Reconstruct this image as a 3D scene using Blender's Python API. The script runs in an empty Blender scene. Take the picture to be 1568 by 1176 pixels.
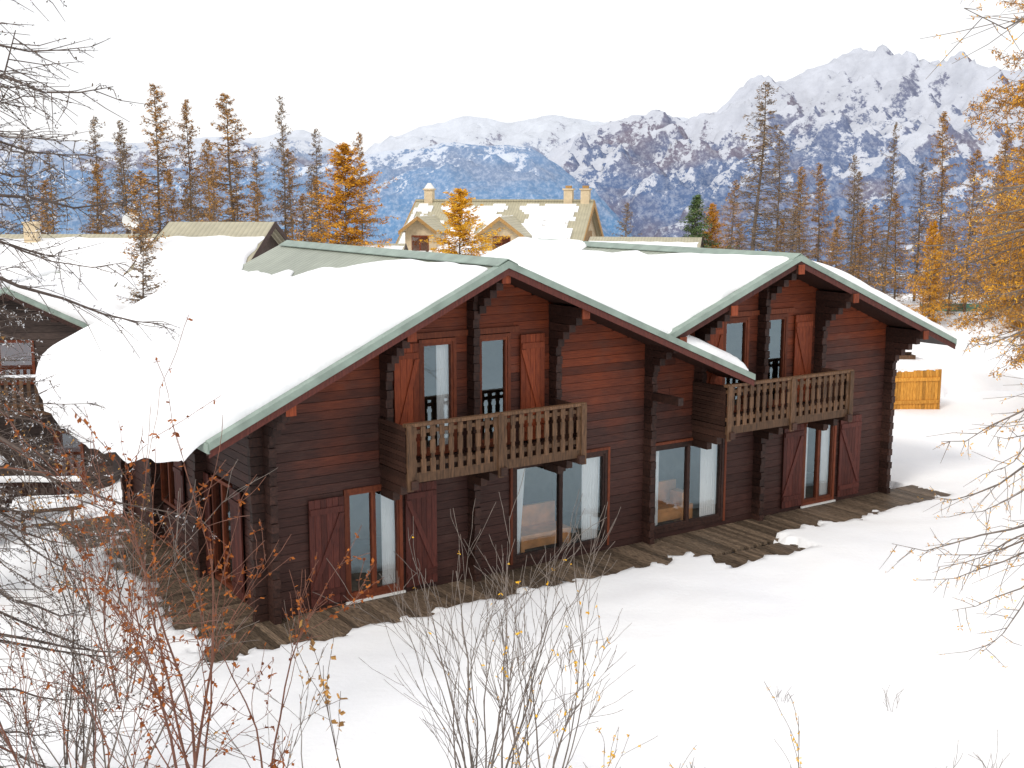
import bpy, math, random
from mathutils import Vector, noise
R = random.Random(7)
scene = bpy.context.scene
scene.view_settings.view_transform = 'Standard'
scene.view_settings.look = 'None'
scene.view_settings.exposure = 0

# ------------------------------------------------------------------ materials
def newmat(name):
    m = bpy.data.materials.new(name); m.use_nodes = True
    nt = m.node_tree
    for n in list(nt.nodes): nt.nodes.remove(n)
    out = nt.nodes.new('ShaderNodeOutputMaterial')
    b = nt.nodes.new('ShaderNodeBsdfPrincipled')
    nt.links.new(b.outputs[0], out.inputs[0])
    return m, nt, b, out

def N(nt, t, **kw):
    n = nt.nodes.new(t)
    for k, v in kw.items(): setattr(n, k, v)
    return n

def mixc(nt, fac, a, b, bt='MIX'):
    n = N(nt, 'ShaderNodeMix', data_type='RGBA', blend_type=bt)
    for sock, val in ((n.inputs[0], fac), (n.inputs[6], a), (n.inputs[7], b)):
        if isinstance(val, (int, float)): sock.default_value = val
        elif isinstance(val, tuple): sock.default_value = (val[0], val[1], val[2], 1)
        else: nt.links.new(val, sock)
    return n.outputs[2]

def mapr(nt, v, a, b, c=0., d=1.):
    n = N(nt, 'ShaderNodeMapRange')
    nt.links.new(v, n.inputs[0])
    for i, x in enumerate((a, b, c, d)): n.inputs[i+1].default_value = x
    return n.outputs[0]

def math_(nt, op, a, b):
    n = N(nt, 'ShaderNodeMath', operation=op)
    for s, v in ((n.inputs[0], a), (n.inputs[1], b)):
        if isinstance(v, (int, float)): s.default_value = v
        else: nt.links.new(v, s)
    return n.outputs[0]

def noise_(nt, scale, detail=4, vec=None, stretch=None, coord='Object', rough=.5):
    tc = N(nt, 'ShaderNodeTexCoord')
    src = tc.outputs[coord] if vec is None else vec
    if stretch:
        mp = N(nt, 'ShaderNodeMapping'); mp.inputs['Scale'].default_value = stretch
        nt.links.new(src, mp.inputs[0]); src = mp.outputs[0]
    n = N(nt, 'ShaderNodeTexNoise'); n.inputs['Scale'].default_value = scale
    n.inputs['Detail'].default_value = detail; n.inputs['Roughness'].default_value = rough
    nt.links.new(src, n.inputs['Vector'])
    return n.outputs[0]

def bump(nt, b, h, strength=.3, dist=.02):
    n = N(nt, 'ShaderNodeBump'); n.inputs['Strength'].default_value = strength
    n.inputs['Distance'].default_value = dist
    nt.links.new(h, n.inputs['Height']); nt.links.new(n.outputs[0], b.inputs['Normal'])

def attr(nt, name='rnd'):
    n = N(nt, 'ShaderNodeAttribute'); n.attribute_name = name
    return n.outputs['Fac']

def wood(name, dark, light, rough=.6, stretch=(2, 8, 14), red=None, zr=(3.2, 4.4), var=.3):
    m, nt, b, o = newmat(name)
    ns = noise_(nt, 3, 6, stretch=stretch)
    c = mixc(nt, mapr(nt, ns, .3, .7), dark, light)
    if red:
        tc = N(nt, 'ShaderNodeTexCoord'); sp = N(nt, 'ShaderNodeSeparateXYZ')
        nt.links.new(tc.outputs['Object'], sp.inputs[0])
        big = noise_(nt, .45, 3)
        z = math_(nt, 'ADD', sp.outputs[2], mapr(nt, big, .3, .7, -1.1, 1.1))
        z = math_(nt, 'ADD', z, mapr(nt, attr(nt), 0, 1, -.35, .35))
        c2 = mixc(nt, mapr(nt, ns, .3, .75), red[0], red[1])
        c = mixc(nt, mapr(nt, z, zr[0], zr[1]), c, c2)
        wth = noise_(nt, 1.1, 6, stretch=(1, 1, 2.5), rough=.7)
        c = mixc(nt, mapr(nt, wth, .52, .75, 0, .45), c, (.10, .062, .05))
    br = mapr(nt, attr(nt), 0, 1, 1-var, 1+var)
    cc = N(nt, 'ShaderNodeCombineXYZ')
    for i in range(3): nt.links.new(br, cc.inputs[i])
    c = mixc(nt, 1., c, cc.outputs[0], 'MULTIPLY')
    nt.links.new(c, b.inputs['Base Color'])
    b.inputs['Roughness'].default_value = rough
    b.inputs['Specular IOR Level'].default_value = .25
    bump(nt, b, ns, .4, .01)
    return m

def plain(name, col, rough=.7, var=.25, scale=4, metal=0, bumps=0):
    m, nt, b, o = newmat(name)
    ns = noise_(nt, scale, 5)
    lo = tuple(x*(1-var) for x in col); hi = tuple(min(1, x*(1+var)) for x in col)
    nt.links.new(mixc(nt, mapr(nt, ns, .3, .7), lo, hi), b.inputs['Base Color'])
    b.inputs['Roughness'].default_value = rough; b.inputs['Metallic'].default_value = metal
    if bumps: bump(nt, b, ns, .4, bumps)
    return m

M_WALL = wood('wall_logs', (.034, .0145, .012), (.072, .029, .022), red=((.12, .023, .009), (.235, .05, .015)), stretch=(1.2, 1.2, 14), zr=(2.9,4.9), var=.2)
M_DARK = wood('dark_timber', (.022, .011, .009), (.055, .024, .017), stretch=(6, 6, 6))
M_NEIGH = wood('neighbour_logs', (.04, .028, .024), (.085, .058, .048), stretch=(2, 2, 12))
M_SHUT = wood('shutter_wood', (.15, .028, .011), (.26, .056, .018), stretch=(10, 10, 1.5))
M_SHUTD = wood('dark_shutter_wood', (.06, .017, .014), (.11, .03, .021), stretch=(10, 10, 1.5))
M_FRAME = wood('frame_wood', (.11, .026, .012), (.19, .048, .018), stretch=(8, 8, 2))
M_RAIL = wood('railing_wood', (.055, .03, .016), (.15, .08, .042), stretch=(10, 10, 1.5))
M_RAILD = wood('railing_wood_dark', (.03, .015, .011), (.065, .03, .02), stretch=(3, 10, 8))
M_DECK = wood('deck_boards', (.045, .032, .024), (.21, .15, .10), stretch=(14, 2, 4), var=.45)
M_TAN = wood('tan_timber', (.3, .17, .06), (.45, .27, .1), stretch=(5, 5, 5))
M_ORW = wood('larch_palisade', (.4, .16, .02), (.62, .3, .05), stretch=(10, 10, 1.5))
M_CURT = plain('curtain_cloth', (.9, .9, .89), .9, .04)
M_CREAM = plain('cream_render', (.62, .5, .33), .9, .12)
M_BARK = plain('bark', (.09, .066, .054), .9, .4, 8)
M_BARKF = plain('larch_bark', (.15, .115, .09), .9, .35, 2)
M_BARKG = plain('grey_bark', (.17, .14, .12), .9, .35, 10)
M_STEMR = plain('red_stem', (.16, .065, .04), .8, .3, 10)
M_WHITE = plain('white_enamel', (.75, .75, .72), .5, .05)
M_GREENF = plain('green_netting', (.12, .28, .2), .8, .1)
M_INT = plain('interior_wood', (.26, .16, .10), .8, .2)
M_OFURN = plain('orange_furniture', (.8, .36, .12), .7, .25)

def metal(name, col, axis):
    m, nt, b, o = newmat(name)
    tc = N(nt, 'ShaderNodeTexCoord')
    w = N(nt, 'ShaderNodeTexWave'); w.bands_direction = axis
    w.inputs['Scale'].default_value = 1.6; w.inputs['Distortion'].default_value = 0
    nt.links.new(tc.outputs['Object'], w.inputs['Vector'])
    ns = noise_(nt, 2, 4)
    c = mixc(nt, mapr(nt, ns, .3, .7), tuple(x*.8 for x in col), col)
    c = mixc(nt, mapr(nt, w.outputs['Fac'], 0, .25, .35, 0.), c, tuple(x*.4 for x in col))
    nt.links.new(c, b.inputs['Base Color'])
    b.inputs['Roughness'].default_value = .5
    bump(nt, b, w.outputs['Fac'], .6, .03)
    return m
M_METAL = metal('roof_metal_green', (.36, .39, .32), 'Y')
M_METALT = metal('roof_metal_beige', (.46, .42, .29), 'X')
M_FLASH = plain('green_flashing', (.235, .30, .255), .45, .2, 3)

def snowmat(name):
    m, nt, b, o = newmat(name)
    n1 = noise_(nt, .35, 6); n2 = noise_(nt, 9, 5)
    c = mixc(nt, mapr(nt, n1, .3, .7), (.88, .89, .92), (.95, .95, .95))
    nt.links.new(c, b.inputs['Base Color'])
    b.inputs['Roughness'].default_value = .75; b.inputs['Specular IOR Level'].default_value = .2
    h = math_(nt, 'ADD', math_(nt, 'MULTIPLY', n1, 3.), n2)
    bump(nt, b, h, .3, .04)
    return m
M_SNOW = snowmat('snow')

def glassmat():
    m, nt, b, o = newmat('window_glass'); nt.nodes.remove(b)
    g = N(nt, 'ShaderNodeBsdfGlossy'); g.inputs['Roughness'].default_value = .02
    g.inputs['Color'].default_value = (.42, .54, .60, 1)
    t = N(nt, 'ShaderNodeBsdfTransparent'); t.inputs['Color'].default_value = (.97, .98, .98, 1)
    mx = N(nt, 'ShaderNodeMixShader'); mx.inputs[0].default_value = .30
    nt.links.new(t.outputs[0], mx.inputs[1]); nt.links.new(g.outputs[0], mx.inputs[2])
    nt.links.new(mx.outputs[0], o.inputs[0])
    return m
M_GLASS = glassmat()

def leafmat(name, a, b_):
    m, nt, b, o = newmat(name)
    nt.links.new(mixc(nt, attr(nt), a, b_), b.inputs['Base Color'])
    b.inputs['Roughness'].default_value = .8
    b.inputs['Specular IOR Level'].default_value = .1
    return m
L_BROWN = leafmat('needles_brown', (.12, .085, .06), (.38, .25, .13))
L_RUST = leafmat('needles_rust', (.2, .11, .045), (.58, .31, .09))
L_ORANGE = leafmat('needles_orange', (.36, .15, .02), (.85, .43, .04))
L_YELLOW = leafmat('needles_yellow', (.6, .28, .015), (.95, .58, .05))
L_GREEN = leafmat('needles_green', (.05, .09, .04), (.2, .28, .11))
L_BERRY = leafmat('rust_leaves', (.13, .035, .015), (.42, .135, .03))
L_SNOWB = leafmat('snow_on_twigs', (.6, .6, .62), (.85, .85, .87))
L_DARKB = leafmat('dark_buds', (.04, .03, .025), (.13, .09, .06))

# ------------------------------------------------------------------ mesh builder
class MB:
    def __init__(s): s.v=[]; s.f=[]; s.m=[]; s.r=[]
    def face(s, pts, mi=0, r=None):
        i=len(s.v); s.v+= [tuple(p) for p in pts]; s.f.append(tuple(range(i,i+len(pts)))); s.m.append(mi); s.r.append(R.random() if r is None else r)
    def poly8(s, p, mi=0, r=None):
        i=len(s.v); s.v += p; r = R.random() if r is None else r
        for q in ((0,3,2,1),(4,5,6,7),(0,1,5,4),(1,2,6,5),(2,3,7,6),(3,0,4,7)):
            s.f.append(tuple(i+k for k in q)); s.m.append(mi); s.r.append(r)
    def box(s,x0,x1,y0,y1,z0,z1,mi=0,r=None):
        s.poly8([(x0,y0,z0),(x1,y0,z0),(x1,y1,z0),(x0,y1,z0),(x0,y0,z1),(x1,y0,z1),(x1,y1,z1),(x0,y1,z1)],mi,r)
    def strip(s,s0,z0,s1,z1,th,t0,t1,mi=0,r=None):  # sloped slab, top line (s0,z0)-(s1,z1)
        s.poly8([(s0,t0,z0-th),(s1,t0,z1-th),(s1,t1,z1-th),(s0,t1,z0-th),(s0,t0,z0),(s1,t0,z1),(s1,t1,z1),(s0,t1,z0)],mi,r)
    def tube(s,p0,p1,r0,r1,n=4,mi=0,r=None):
        p0=Vector(p0);p1=Vector(p1);d=p1-p0
        if d.length<1e-6:return
        d.normalize(); a=Vector((0,0,1)) if abs(d.z)<.9 else Vector((1,0,0))
        u=d.cross(a).normalized(); w=d.cross(u); i=len(s.v); r = R.random() if r is None else r
        for k in range(n):
            an=2*math.pi*k/n; o=u*math.cos(an)+w*math.sin(an)
            s.v.append(tuple(p0+o*r0)); s.v.append(tuple(p1+o*r1))
        for k in range(n):
            a0=i+2*k; b0=i+2*((k+1)%n)
            s.f.append((a0,b0,b0+1,a0+1)); s.m.append(mi); s.r.append(r)
    def grid(s, rows, mi=0):
        i=len(s.v); nr=len(rows); nc=len(rows[0])
        for row in rows: s.v += [tuple(p) for p in row]
        for a in range(nr-1):
            for b in range(nc-1):
                q=i+a*nc+b; s.f.append((q,q+1,q+nc+1,q+nc)); s.m.append(mi); s.r.append(.5)
    def mesh(s,name,mats,smooth=False):
        me=bpy.data.meshes.new(name); me.from_pydata(s.v,[],s.f)
        for m in mats: me.materials.append(m)
        me.polygons.foreach_set('material_index',s.m)
        if smooth: me.polygons.foreach_set('use_smooth',[True]*len(s.f))
        at=me.attributes.new('rnd','FLOAT','FACE'); at.data.foreach_set('value',s.r)
        me.update(); return me
    def build(s,name,mats,parent=None,smooth=False,loc=(0,0,0),rz=0):
        ob=bpy.data.objects.new(name,s.mesh(name,mats,smooth)); scene.collection.objects.link(ob)
        ob.location=loc; ob.rotation_euler=(0,0,rz)
        if parent: ob.parent=parent
        return ob
def empty(name,loc,rz=0):
    e=bpy.data.objects.new(name,None); scene.collection.objects.link(e); e.location=loc; e.rotation_euler=(0,0,rz); return e
def sm(a,b,x):
    q=max(0,min(1,(x-a)/(b-a))); return q*q*(3-2*q)

def edgesp(a0,a1,n):
    e=[0,.015,.05,.11,.19,.3,.42]
    L=a1-a0
    if L<1.2: return [a0+L*(.5-.5*math.cos(math.pi*k/12)) for k in range(13)]
    return [a0+x for x in e]+[a0+.42+(L-.84)*(k+1)/n for k in range(n-1)]+[a1-x for x in reversed(e)]

def snow_slab(mb,a0,a1,b0,b1,zf,th,seed,r=.32,eave=None,edir=-1,wob=.05,n=24,mi=0,inner=None,thf=None,nzk=1.):
    A=edgesp(a0,a1,n);B=edgesp(b0,b1,n); top=[];bot=[]
    for a in A:
        rt=[];rb=[]
        for b in B:
            d=max(0,min(a-a0,a1-a,b-b0,b1-b)); q=min(d/r,1); prof=math.sqrt(max(0,1-(1-q)**2))
            k=max(0,1-d/.6)
            aw=a+k*wob*noise.noise((b*1.3,seed,0))*2; bw=b+k*wob*noise.noise((a*1.3,seed,5))*2
            if inner: aw+=inner(a,b)
            z=zf(aw)
            if eave is not None:
                o=(aw-eave)*edir
                if o>0: z-=.75*o*o
            nz=(noise.noise((a*.6,b*.6,seed))*.25+noise.noise((a*2.3,b*2.3,seed))*.06)*nzk
            tt=th*(thf(a,b) if thf else 1)
            rt.append((aw,bw,z+.012+tt*prof*(1+nz))); rb.append((aw,bw,z+.008))
        top.append(rt);bot.append(rb)
    mb.grid(top,mi); mb.grid([list(reversed(x)) for x in bot],mi)

# ------------------------------------------------------------------ world, sun, camera
w=bpy.data.worlds.new('World'); scene.world=w; w.use_nodes=True; nt=w.node_tree
bg=nt.nodes['Background']; sky=nt.nodes.new('ShaderNodeTexSky'); sky.sky_type='NISHITA'; sky.sun_disc=False
SE,SA=math.radians(42),math.radians(215)
sky.sun_elevation=SE; sky.sun_rotation=SA; sky.dust_density=3
mx=mixc(nt,.86,sky.outputs[0],(12.3,12.3,12.4)); nt.links.new(mx,bg.inputs[0]); bg.inputs[1].default_value=.1
sl=bpy.data.lights.new('sun','SUN'); sl.energy=1.5; sl.angle=math.radians(12); sl.color=(1,.95,.88)
so=bpy.data.objects.new('sun',sl); scene.collection.objects.link(so)
sd=Vector((math.sin(SA)*math.cos(SE),math.cos(SA)*math.cos(SE),math.sin(SE)))
so.rotation_euler=(-sd).to_track_quat('-Z','Y').to_euler(); so.location=(0,-10,40)
cam=bpy.data.cameras.new('camera'); co=bpy.data.objects.new('camera',cam); scene.collection.objects.link(co)
cam.sensor_width=36; cam.lens=41.19; cam.clip_end=30000; cam.clip_start=.1
co.location=(0,0,7.6); co.rotation_euler=(math.radians(80.7),0,0); scene.camera=co

# ------------------------------------------------------------------ ground
CX,CY,TH=-4.37,20.10,math.radians(33.7); cT,sT=math.cos(TH),math.sin(TH)
def loc_st(x,y):
    dx,dy=x-CX,y-CY; return dx*cT+dy*sT,-dx*sT+dy*cT
def gz0(x,y):
    d=14-y; z=.43*(math.sqrt(d*d+1)+d)/2
    if y<0: z=.43*14+ .1*(-y)
    z-=1.5*sm(-8,-14,x)*sm(21,30,y)
    if y>85: z-=(y-85)*.25*sm(85,110,y) if y<1400 else 329
    return max(z,-330)
def gz(x,y):
    z=gz0(x,y)
    if y<200:
        z+=.12*noise.noise((x*.25,y*.25,3))+.03*noise.noise((x*1.3,y*1.3,1))
        s,t=loc_st(x,y)
        j=.20*noise.noise((s*1.1,t*1.1,7))+.30*noise.noise((s*3.1,t*3.1,9))+.16*noise.noise((s*7,t*7,2))
        def rect(a0,a1,b0,b1): return min(s-a0,a1-s,t-b0,b1-t)
        d=max(rect(-1.35,17.7,-1.3,9.2), rect(9.1,11.3,-2.45,-1))+j*(1+.8*sm(-.2,-1,s))
        if t>5.5: d-=(t-5.5)*.45*sm(.3,-.3,s)
        z+=.05
        q=sm(-.08,.10,d)
        if s>0 and t>0: q=max(q,sm(-.1,.1,rect(-.2,16.9,-.2,8.6)))
        z=z*(1-q)+(-.32)*q
    return z
def lines(parts):
    o=[]
    for a,b,st in parts:
        n=max(1,int(round((b-a)/st)));o+=[a+(b-a)*k/n for k in range(n)]
    return o+[parts[-1][1]]
xs=lines([(-9000,-1000,1000),(-1000,-200,100),(-200,-40,8),(-40,-10,1),(-10,14,.10),(14,40,1),(40,200,8),(200,1000,100),(1000,9000,1000)])
ys=lines([(-300,-40,30),(-40,5,3),(5,14,.4),(14,33,.10),(33,60,1),(60,120,4),(120,400,20),(400,1400,100),(1400,9000,1000)])
g=MB(); g.grid([[(x,y,gz(x,y)) for x in xs] for y in ys]); g.build('snow_ground',[M_SNOW],smooth=True)

# ------------------------------------------------------------------ main chalet
ch=empty('double_gable_chalet',(CX,CY,0),TH)
A1,Z1,A2,Z2=4.37,6.33,12.18,6.20
def r1(s): return Z1-.472*(A1-s) if s<A1 else Z1-.414*(s-A1)
def r2(s): return Z2-.40*(A2-s) if s<A2 else Z2-.395*(s-A2)
VS=8.37
def rt(s): return max(r1(s),r2(s))
W=16.7; DP=8.4
opens=[(1.52,2.73,.04,2.2),(5.25,7.68,.12,2.2),(8.92,11.08,.12,2.12),(13.68,14.85,.04,2.2)]
for o in (0,7.8):
    zt=4.86-.06*(o>0)
    opens+=[(3.13+o,3.95+o,2.62,zt),(4.42+o,5.2+o,2.62,zt)]
RH=.17
def spans_at(z0):
    zz=z0+RH+.02
    def rng(A,Z,l,r):
        if Z<=zz: return None
        return (A-(Z-zz)/l, A+(Z-zz)/r)
    iv=[x for x in (rng(A1,Z1,.472,.414),rng(A2,Z2,.40,.395)) if x]
    iv.sort(); out=[]
    for x in iv:
        x=(max(0,x[0]),min(W,x[1]))
        if out and x[0]<=out[-1][1]: out[-1]=(out[-1][0],max(out[-1][1],x[1]))
        else: out.append(x)
    return out
def cut(sp,op):
    res=[]
    for a,b in sp:
        cur=[(a,b)]
        for o0,o1 in op:
            nx=[]
            for c,d in cur:
                if o1<=c or o0>=d: nx.append((c,d)); continue
                if o0>c: nx.append((c,o0))
                if o1<d: nx.append((o1,d))
            cur=nx
        res+=cur
    return res
SOP=[(1.6,2.7,.04,2.15),(4.9,6.0,.9,2.1),(3.2,4.1,2.9,3.8)]
mb=MB(); rows=int(6.3/RH)+1
for i in range(rows):
    z0=-.2+i*RH; z1=z0+RH; zc=(z0+z1)/2
    op=[(o[0],o[1]) for o in opens if o[2]<zc<o[3]]
    for a,b in cut(spans_at(z0),op):
        if b-a<.02: continue
        mb.box(a,b,.02,.14,z0,z1,0,.1)
        x=a
        while x<b-.01:
            L=R.uniform(3.2,7); e=min(b,x+L)
            if b-e<.9: e=b
            pr=R.uniform(-.004,.004); r_=R.random()
            mb.box(x+.001,e-.001,pr,.02,z0+.006,z1-.003,0,r_)
            x=e
    if z1<4.25:
        for a,b in cut([(.14,DP)],[(o[0],o[1]) for o in SOP if o[2]<zc<o[3]]):
            mb.box(.03,.14,a,b,z0,z1,0,.1); mb.box(R.uniform(-.004,.004),.03,a,b,z0+.008,z1-.003)
        mb.box(W-.14,W,.14,DP,z0,z1,0)
    for a,b in spans_at(z0): mb.box(a,b,DP,DP+.1,z0,z1,0)
mb.build('log_walls',[M_WALL],ch)
mb=MB()
def stack(s,z0,z1,pr=.27,wd=.13):
    z=z0;i=0
    while z<z1-.05:
        p=pr if i%2 else pr-.03
        mb.box(s-wd/2-R.uniform(0,.006),s+wd/2+R.uniform(0,.006),-p-R.uniform(0,.015),.02,z+.004,min(z+RH-.004,z1)); z+=RH;i+=1
def rb(s): return rt(s)-.2
stack(.07,-.2,rb(.07)); stack(4.27,-.2,2.4); stack(4.27,2.65,rb(4.27)); stack(8.75,-.2,rb(8.75)); stack(12.1,-.2,2.4)
for o in (0,7.8):
    stack(2.38+o,2.65,rb(2.38+o)); stack(6.22+o,2.65,rb(6.22+o))
    stack(2.38+o,2.0,2.5,.45); stack(6.22+o,2.0,2.5,.45)
stack(12.1,2.65,rb(12.1)); stack(W-.07,-.2,rb(W-.07))
z=-.2
while z<4:
    mb.box(-.26+R.uniform(0,.03),.0,.0,.13,z+.005,z+RH-.005); mb.box(W,W+.25,.0,.13,z+.005,z+RH-.005); z+=RH
for t in (3.0,6.0,8.3):
    z=-.2
    while z<3.9: mb.box(-.26+R.uniform(0,.03),.01,t,t+.13,z+.005,z+RH-.005); z+=RH
for s in (.07,2.38,A1,6.22,8.75,10.18,A2,14.02,W-.07):
    zt=rb(s)+.02
    mb.box(s-.085,s+.085,-1.12,.02,zt-.2,zt)
    for k,p in enumerate((.92,.7,.5,.33)):
        mb.box(s-.075,s+.075,-p,.02,zt-.2-.16*(k+1)+.006,zt-.2-.16*k-.004)
mb.box(8.68,8.82,-1.1,.02,3.2,3.36)
for k,p in enumerate((.9,.65,.4)): mb.box(10.6,10.74,-p,.02,3.2-.15*k,3.34-.15*k)
for k in range(12):
    t=-.9+k*.85; mb.strip(-1.3,r1(-1.3)-.165,0,r1(0)-.165,.13,t,t+.09)
mb.build('timber_structure',[M_DARK],ch)
pe=MB()
for s in (.07,2.38,A1,6.22,8.75,10.18,A2,14.02,W-.07):
    zt=rb(s)+.02; pe.box(s-.09,s+.09,-1.145,-1.122,zt-.21,zt+.0)
pe.build('purlin_end_boards',[M_SHUT],ch)
fr=MB(); gl=MB(); shb=MB(); cu=MB()
def window(s0,s1,z0,z1,n=2,mi=0,fw=.07,sill=True):
    fr.box(s0,s0+fw,-.035,.1,z0,z1,mi); fr.box(s1-fw,s1,-.035,.1,z0,z1,mi)
    fr.box(s0+fw,s1-fw,-.035,.1,z1-fw,z1,mi); fr.box(s0+fw,s1-fw,-.035,.1,z0,z0+fw*1.2,mi)
    w_=(s1-s0-2*fw)/n
    for k in range(n):
        a=s0+fw+k*w_; b=a+w_; q=.045
        fr.box(a+.002,a+q,-.02,.07,z0+fw*1.2+.001,z1-fw-.001,mi); fr.box(b-q,b-.002,-.02,.07,z0+fw*1.2+.001,z1-fw-.001,mi)
        fr.box(a+q,b-q,-.018,.07,z1-fw-.055,z1-fw-.001,mi); fr.box(a+q,b-q,-.018,.07,z0+fw*1.2+.001,z0+fw*1.2+.07,mi)
        gl.face([(a+q,.03,z0+fw+.08),(b-q,.03,z0+fw+.08),(b-q,.03,z1-fw-.05),(a+q,.03,z1-fw-.05)])
    if sill: fr.box(s0-.02,s1+.02,-.08,-.036,z0-.03,z0+.012,2)
def shutter(s0,s1,z0,z1,mi=0,flip=False):
    n=max(3,int((s1-s0)/.11)); w_=(s1-s0)/n
    for k in range(n): shb.box(s0+k*w_+.003,s0+(k+1)*w_-.003,-.07,-.04,z0,z1,mi)
    for zz in (z0+.18,z1-.28): shb.box(s0+.02,s1-.02,-.095,-.071,zz,zz+.11,mi)
    a,b=(s0+.05,s1-.05) if not flip else (s1-.05,s0+.05)
    zA,zB=z0+.32,z1-.30; dx=.05 if a<b else -.05
    p=[(a-dx,-.094,zA),(a+dx,-.094,zA),(b+dx,-.094,zB),(b-dx,-.094,zB)]
    q=[(x,-.0705,z) for x,y,z in p]
    shb.poly8(p+q,mi)
def curtain(s0,s1,z0,z1,t=.13,amp=.018,gather=0):
    rowsC=[]
    n=28
    for k in range(9):
        f=k/8; z=z0+(z1-z0)*f; row=[]
        for i in range(n+1):
            x=s0+(s1-s0)*i/n*(1-gather*(1-f)); row.append((x,t+amp*math.sin(i*1.7+f*.6),z))
        rowsC.append(row)
    cu.grid(rowsC)
window(1.52,2.73,.04,2.2); window(5.25,7.68,.12,2.2,2,1,sill=False); window(8.92,11.08,.12,2.12,2,1,sill=False); window(13.68,14.85,.04,2.2)
for a,b,zt in ((5.25,7.68,2.2),(8.92,11.08,2.12)):
    fr.box(a-.06,a-.002,-.045,.0,.1,zt+.06,0); fr.box(b+.002,b+.06,-.045,.0,.1,zt+.06,0); fr.box(a-.002,b+.002,-.045,.0,zt+.002,zt+.06,0)
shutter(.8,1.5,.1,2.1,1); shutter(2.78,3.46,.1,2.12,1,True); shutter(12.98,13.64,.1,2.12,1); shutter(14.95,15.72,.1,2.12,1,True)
for o in (0,7.8):
    zt=4.86-.06*(o>0)
    window(3.13+o,3.95+o,2.62,zt,1,0,sill=False); window(4.42+o,5.2+o,2.62,zt,1,0,sill=False)
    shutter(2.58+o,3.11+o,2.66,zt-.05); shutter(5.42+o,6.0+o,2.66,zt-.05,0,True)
    fr.box(3.0+o,5.4+o,-.05,-.001,zt+.02,zt+.13,0)
shb.build('shutters',[M_SHUT,M_SHUTD],ch); fr.build('window_frames',[M_FRAME,M_DARK,M_WHITE],ch); gl.build('window_panes',[M_GLASS],ch)
curtain(2.36,2.62,.15,2.1,gather=-.15); curtain(5.36,5.66,.2,2.1,gather=.5); curtain(7.12,7.58,.2,2.1,gather=.1); curtain(9.02,9.24,.2,2.05); curtain(10.5,10.98,.2,2.05); curtain(13.8,14.0,.15,2.1); curtain(14.5,14.78,.15,2.1)
curtain(3.6,3.86,2.7,4.75)
cu.build('curtains',[M_CURT],ch,True)
it=MB()
it.box(.2,W-.2,.2,DP-.1,-.1,.06); it.box(.2,W-.2,.2,DP-.1,2.42,2.56); it.box(.2,W-.2,3.4,3.5,.06,2.42); it.box(.2,W-.2,3.4,3.5,2.56,4.2)
for s in (4.3,8.75,12.1): it.box(s-.05,s+.05,.2,3.4,.06,2.42)
for a in (5.75,9.25):
    it.box(a,a+1.3,.4,1.0,.42,.5,1); it.box(a,a+1.3,1.0,1.08,.42,.95,1)
    for k in (0,1.2): it.box(a+k,a+k+.09,.4,.99,.06,.415,1)
    it.box(a+.1,a+1.2,.42,.45,.2,.41,1)
it.box(10.2,10.42,.4,.8,.06,.8,1)
it.build('interior',[M_INT,M_OFURN],ch)
for o in (0,7.8):
    b=MB(); s0,s1=2.26+o,6.2+o; T=-1.1
    b.box(s0,s1,T,0-.01,2.50,2.6,1)
    b.box(s0-.02,s1+.02,T-.04,T,2.44,2.62,0)
    b.box(s0-.04,s1+.04,T-.06,T+.06,3.47,3.53,0)
    b.box(s0,s1,T-.02,T+.03,3.33,3.40,0); b.box(s0,s1,T-.02,T+.03,2.72,2.80,0)
    n=20
    for k in range(n):
        x=s0+.13+(s1-s0-.26)*k/(n-1); dz=R.uniform(-.01,.01)
        b.box(x-.052,x+.052,T-.045,T-.021,2.60+dz,2.86,0); b.box(x-.035,x+.035,T-.045,T-.021,2.861,2.95,0)
        b.box(x-.052,x+.052,T-.045,T-.021,2.951,3.2,0); b.box(x-.035,x+.035,T-.045,T-.021,3.201,3.27,0); b.box(x-.052,x+.052,T-.045,T-.021,3.271,3.46,0)
    for x in (s0+.03,(s0+s1)/2,s1-.03):
        b.box(x-.06,x+.06,T-.08,T-.046,2.30,3.5,0)
    for k in range(9):
        zz=2.62+k*.095
        b.box(s0,s0+.03,T+.04,-.03,zz,zz+.09,1); b.box(s1-.03,s1,T+.04,-.03,zz,zz+.09,1)
    for x in (s0+.1,4.27+o,s1-.1):
        b.box(x-.07,x+.07,T-.12,0,2.33,2.49,1)
        b.box(x-.07,x+.07,-.8,0,2.16,2.32,1); b.box(x-.07,x+.07,-.5,0,1.99,2.15,1)
    b.build('balcony',[M_RAIL,M_RAILD],ch)
# roof
rf=MB(); t0,t1=-1.2,9.2
def slab(sa,sb,f,ta,tb):
    rf.strip(sa,f(sa),sb,f(sb),.05,ta,tb,0); rf.strip(sa,f(sa)-.052,sb,f(sb)-.052,.11,ta+.03,tb-.03,1)
slab(-1.375,A1,r1,t0,t1); slab(A1,VS,r1,t0,t1); slab(VS,10.77,r1,t0,-.0)
slab(VS,A2,r2,-1.08,t1-.2); slab(A2,17.89,r2,-1.08,t1-.2)
def verge(sa,sb,f,T):
    rf.strip(sa,f(sa)+.03,sb,f(sb)+.03,.13,T-.03,T-.002,2); rf.strip(sa,f(sa)+.03,sb,f(sb)+.03,.028,T,T+.16,2)
    rf.strip(sa,f(sa)-.102,sb,f(sb)-.102,.13,T-.0,T+.028,3)
verge(-1.375,A1,r1,t0); verge(A1,10.77,r1,t0); verge(VS,A2,r2,-1.08); verge(A2,17.89,r2,-1.08)
rf.box(-1.40,-1.36,t0,t1,r1(-1.375)-.16,r1(-1.375)-.0,2); rf.box(17.88,17.92,-1.08,t1-.2,r2(17.89)-.16,r2(17.89),2)
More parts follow.
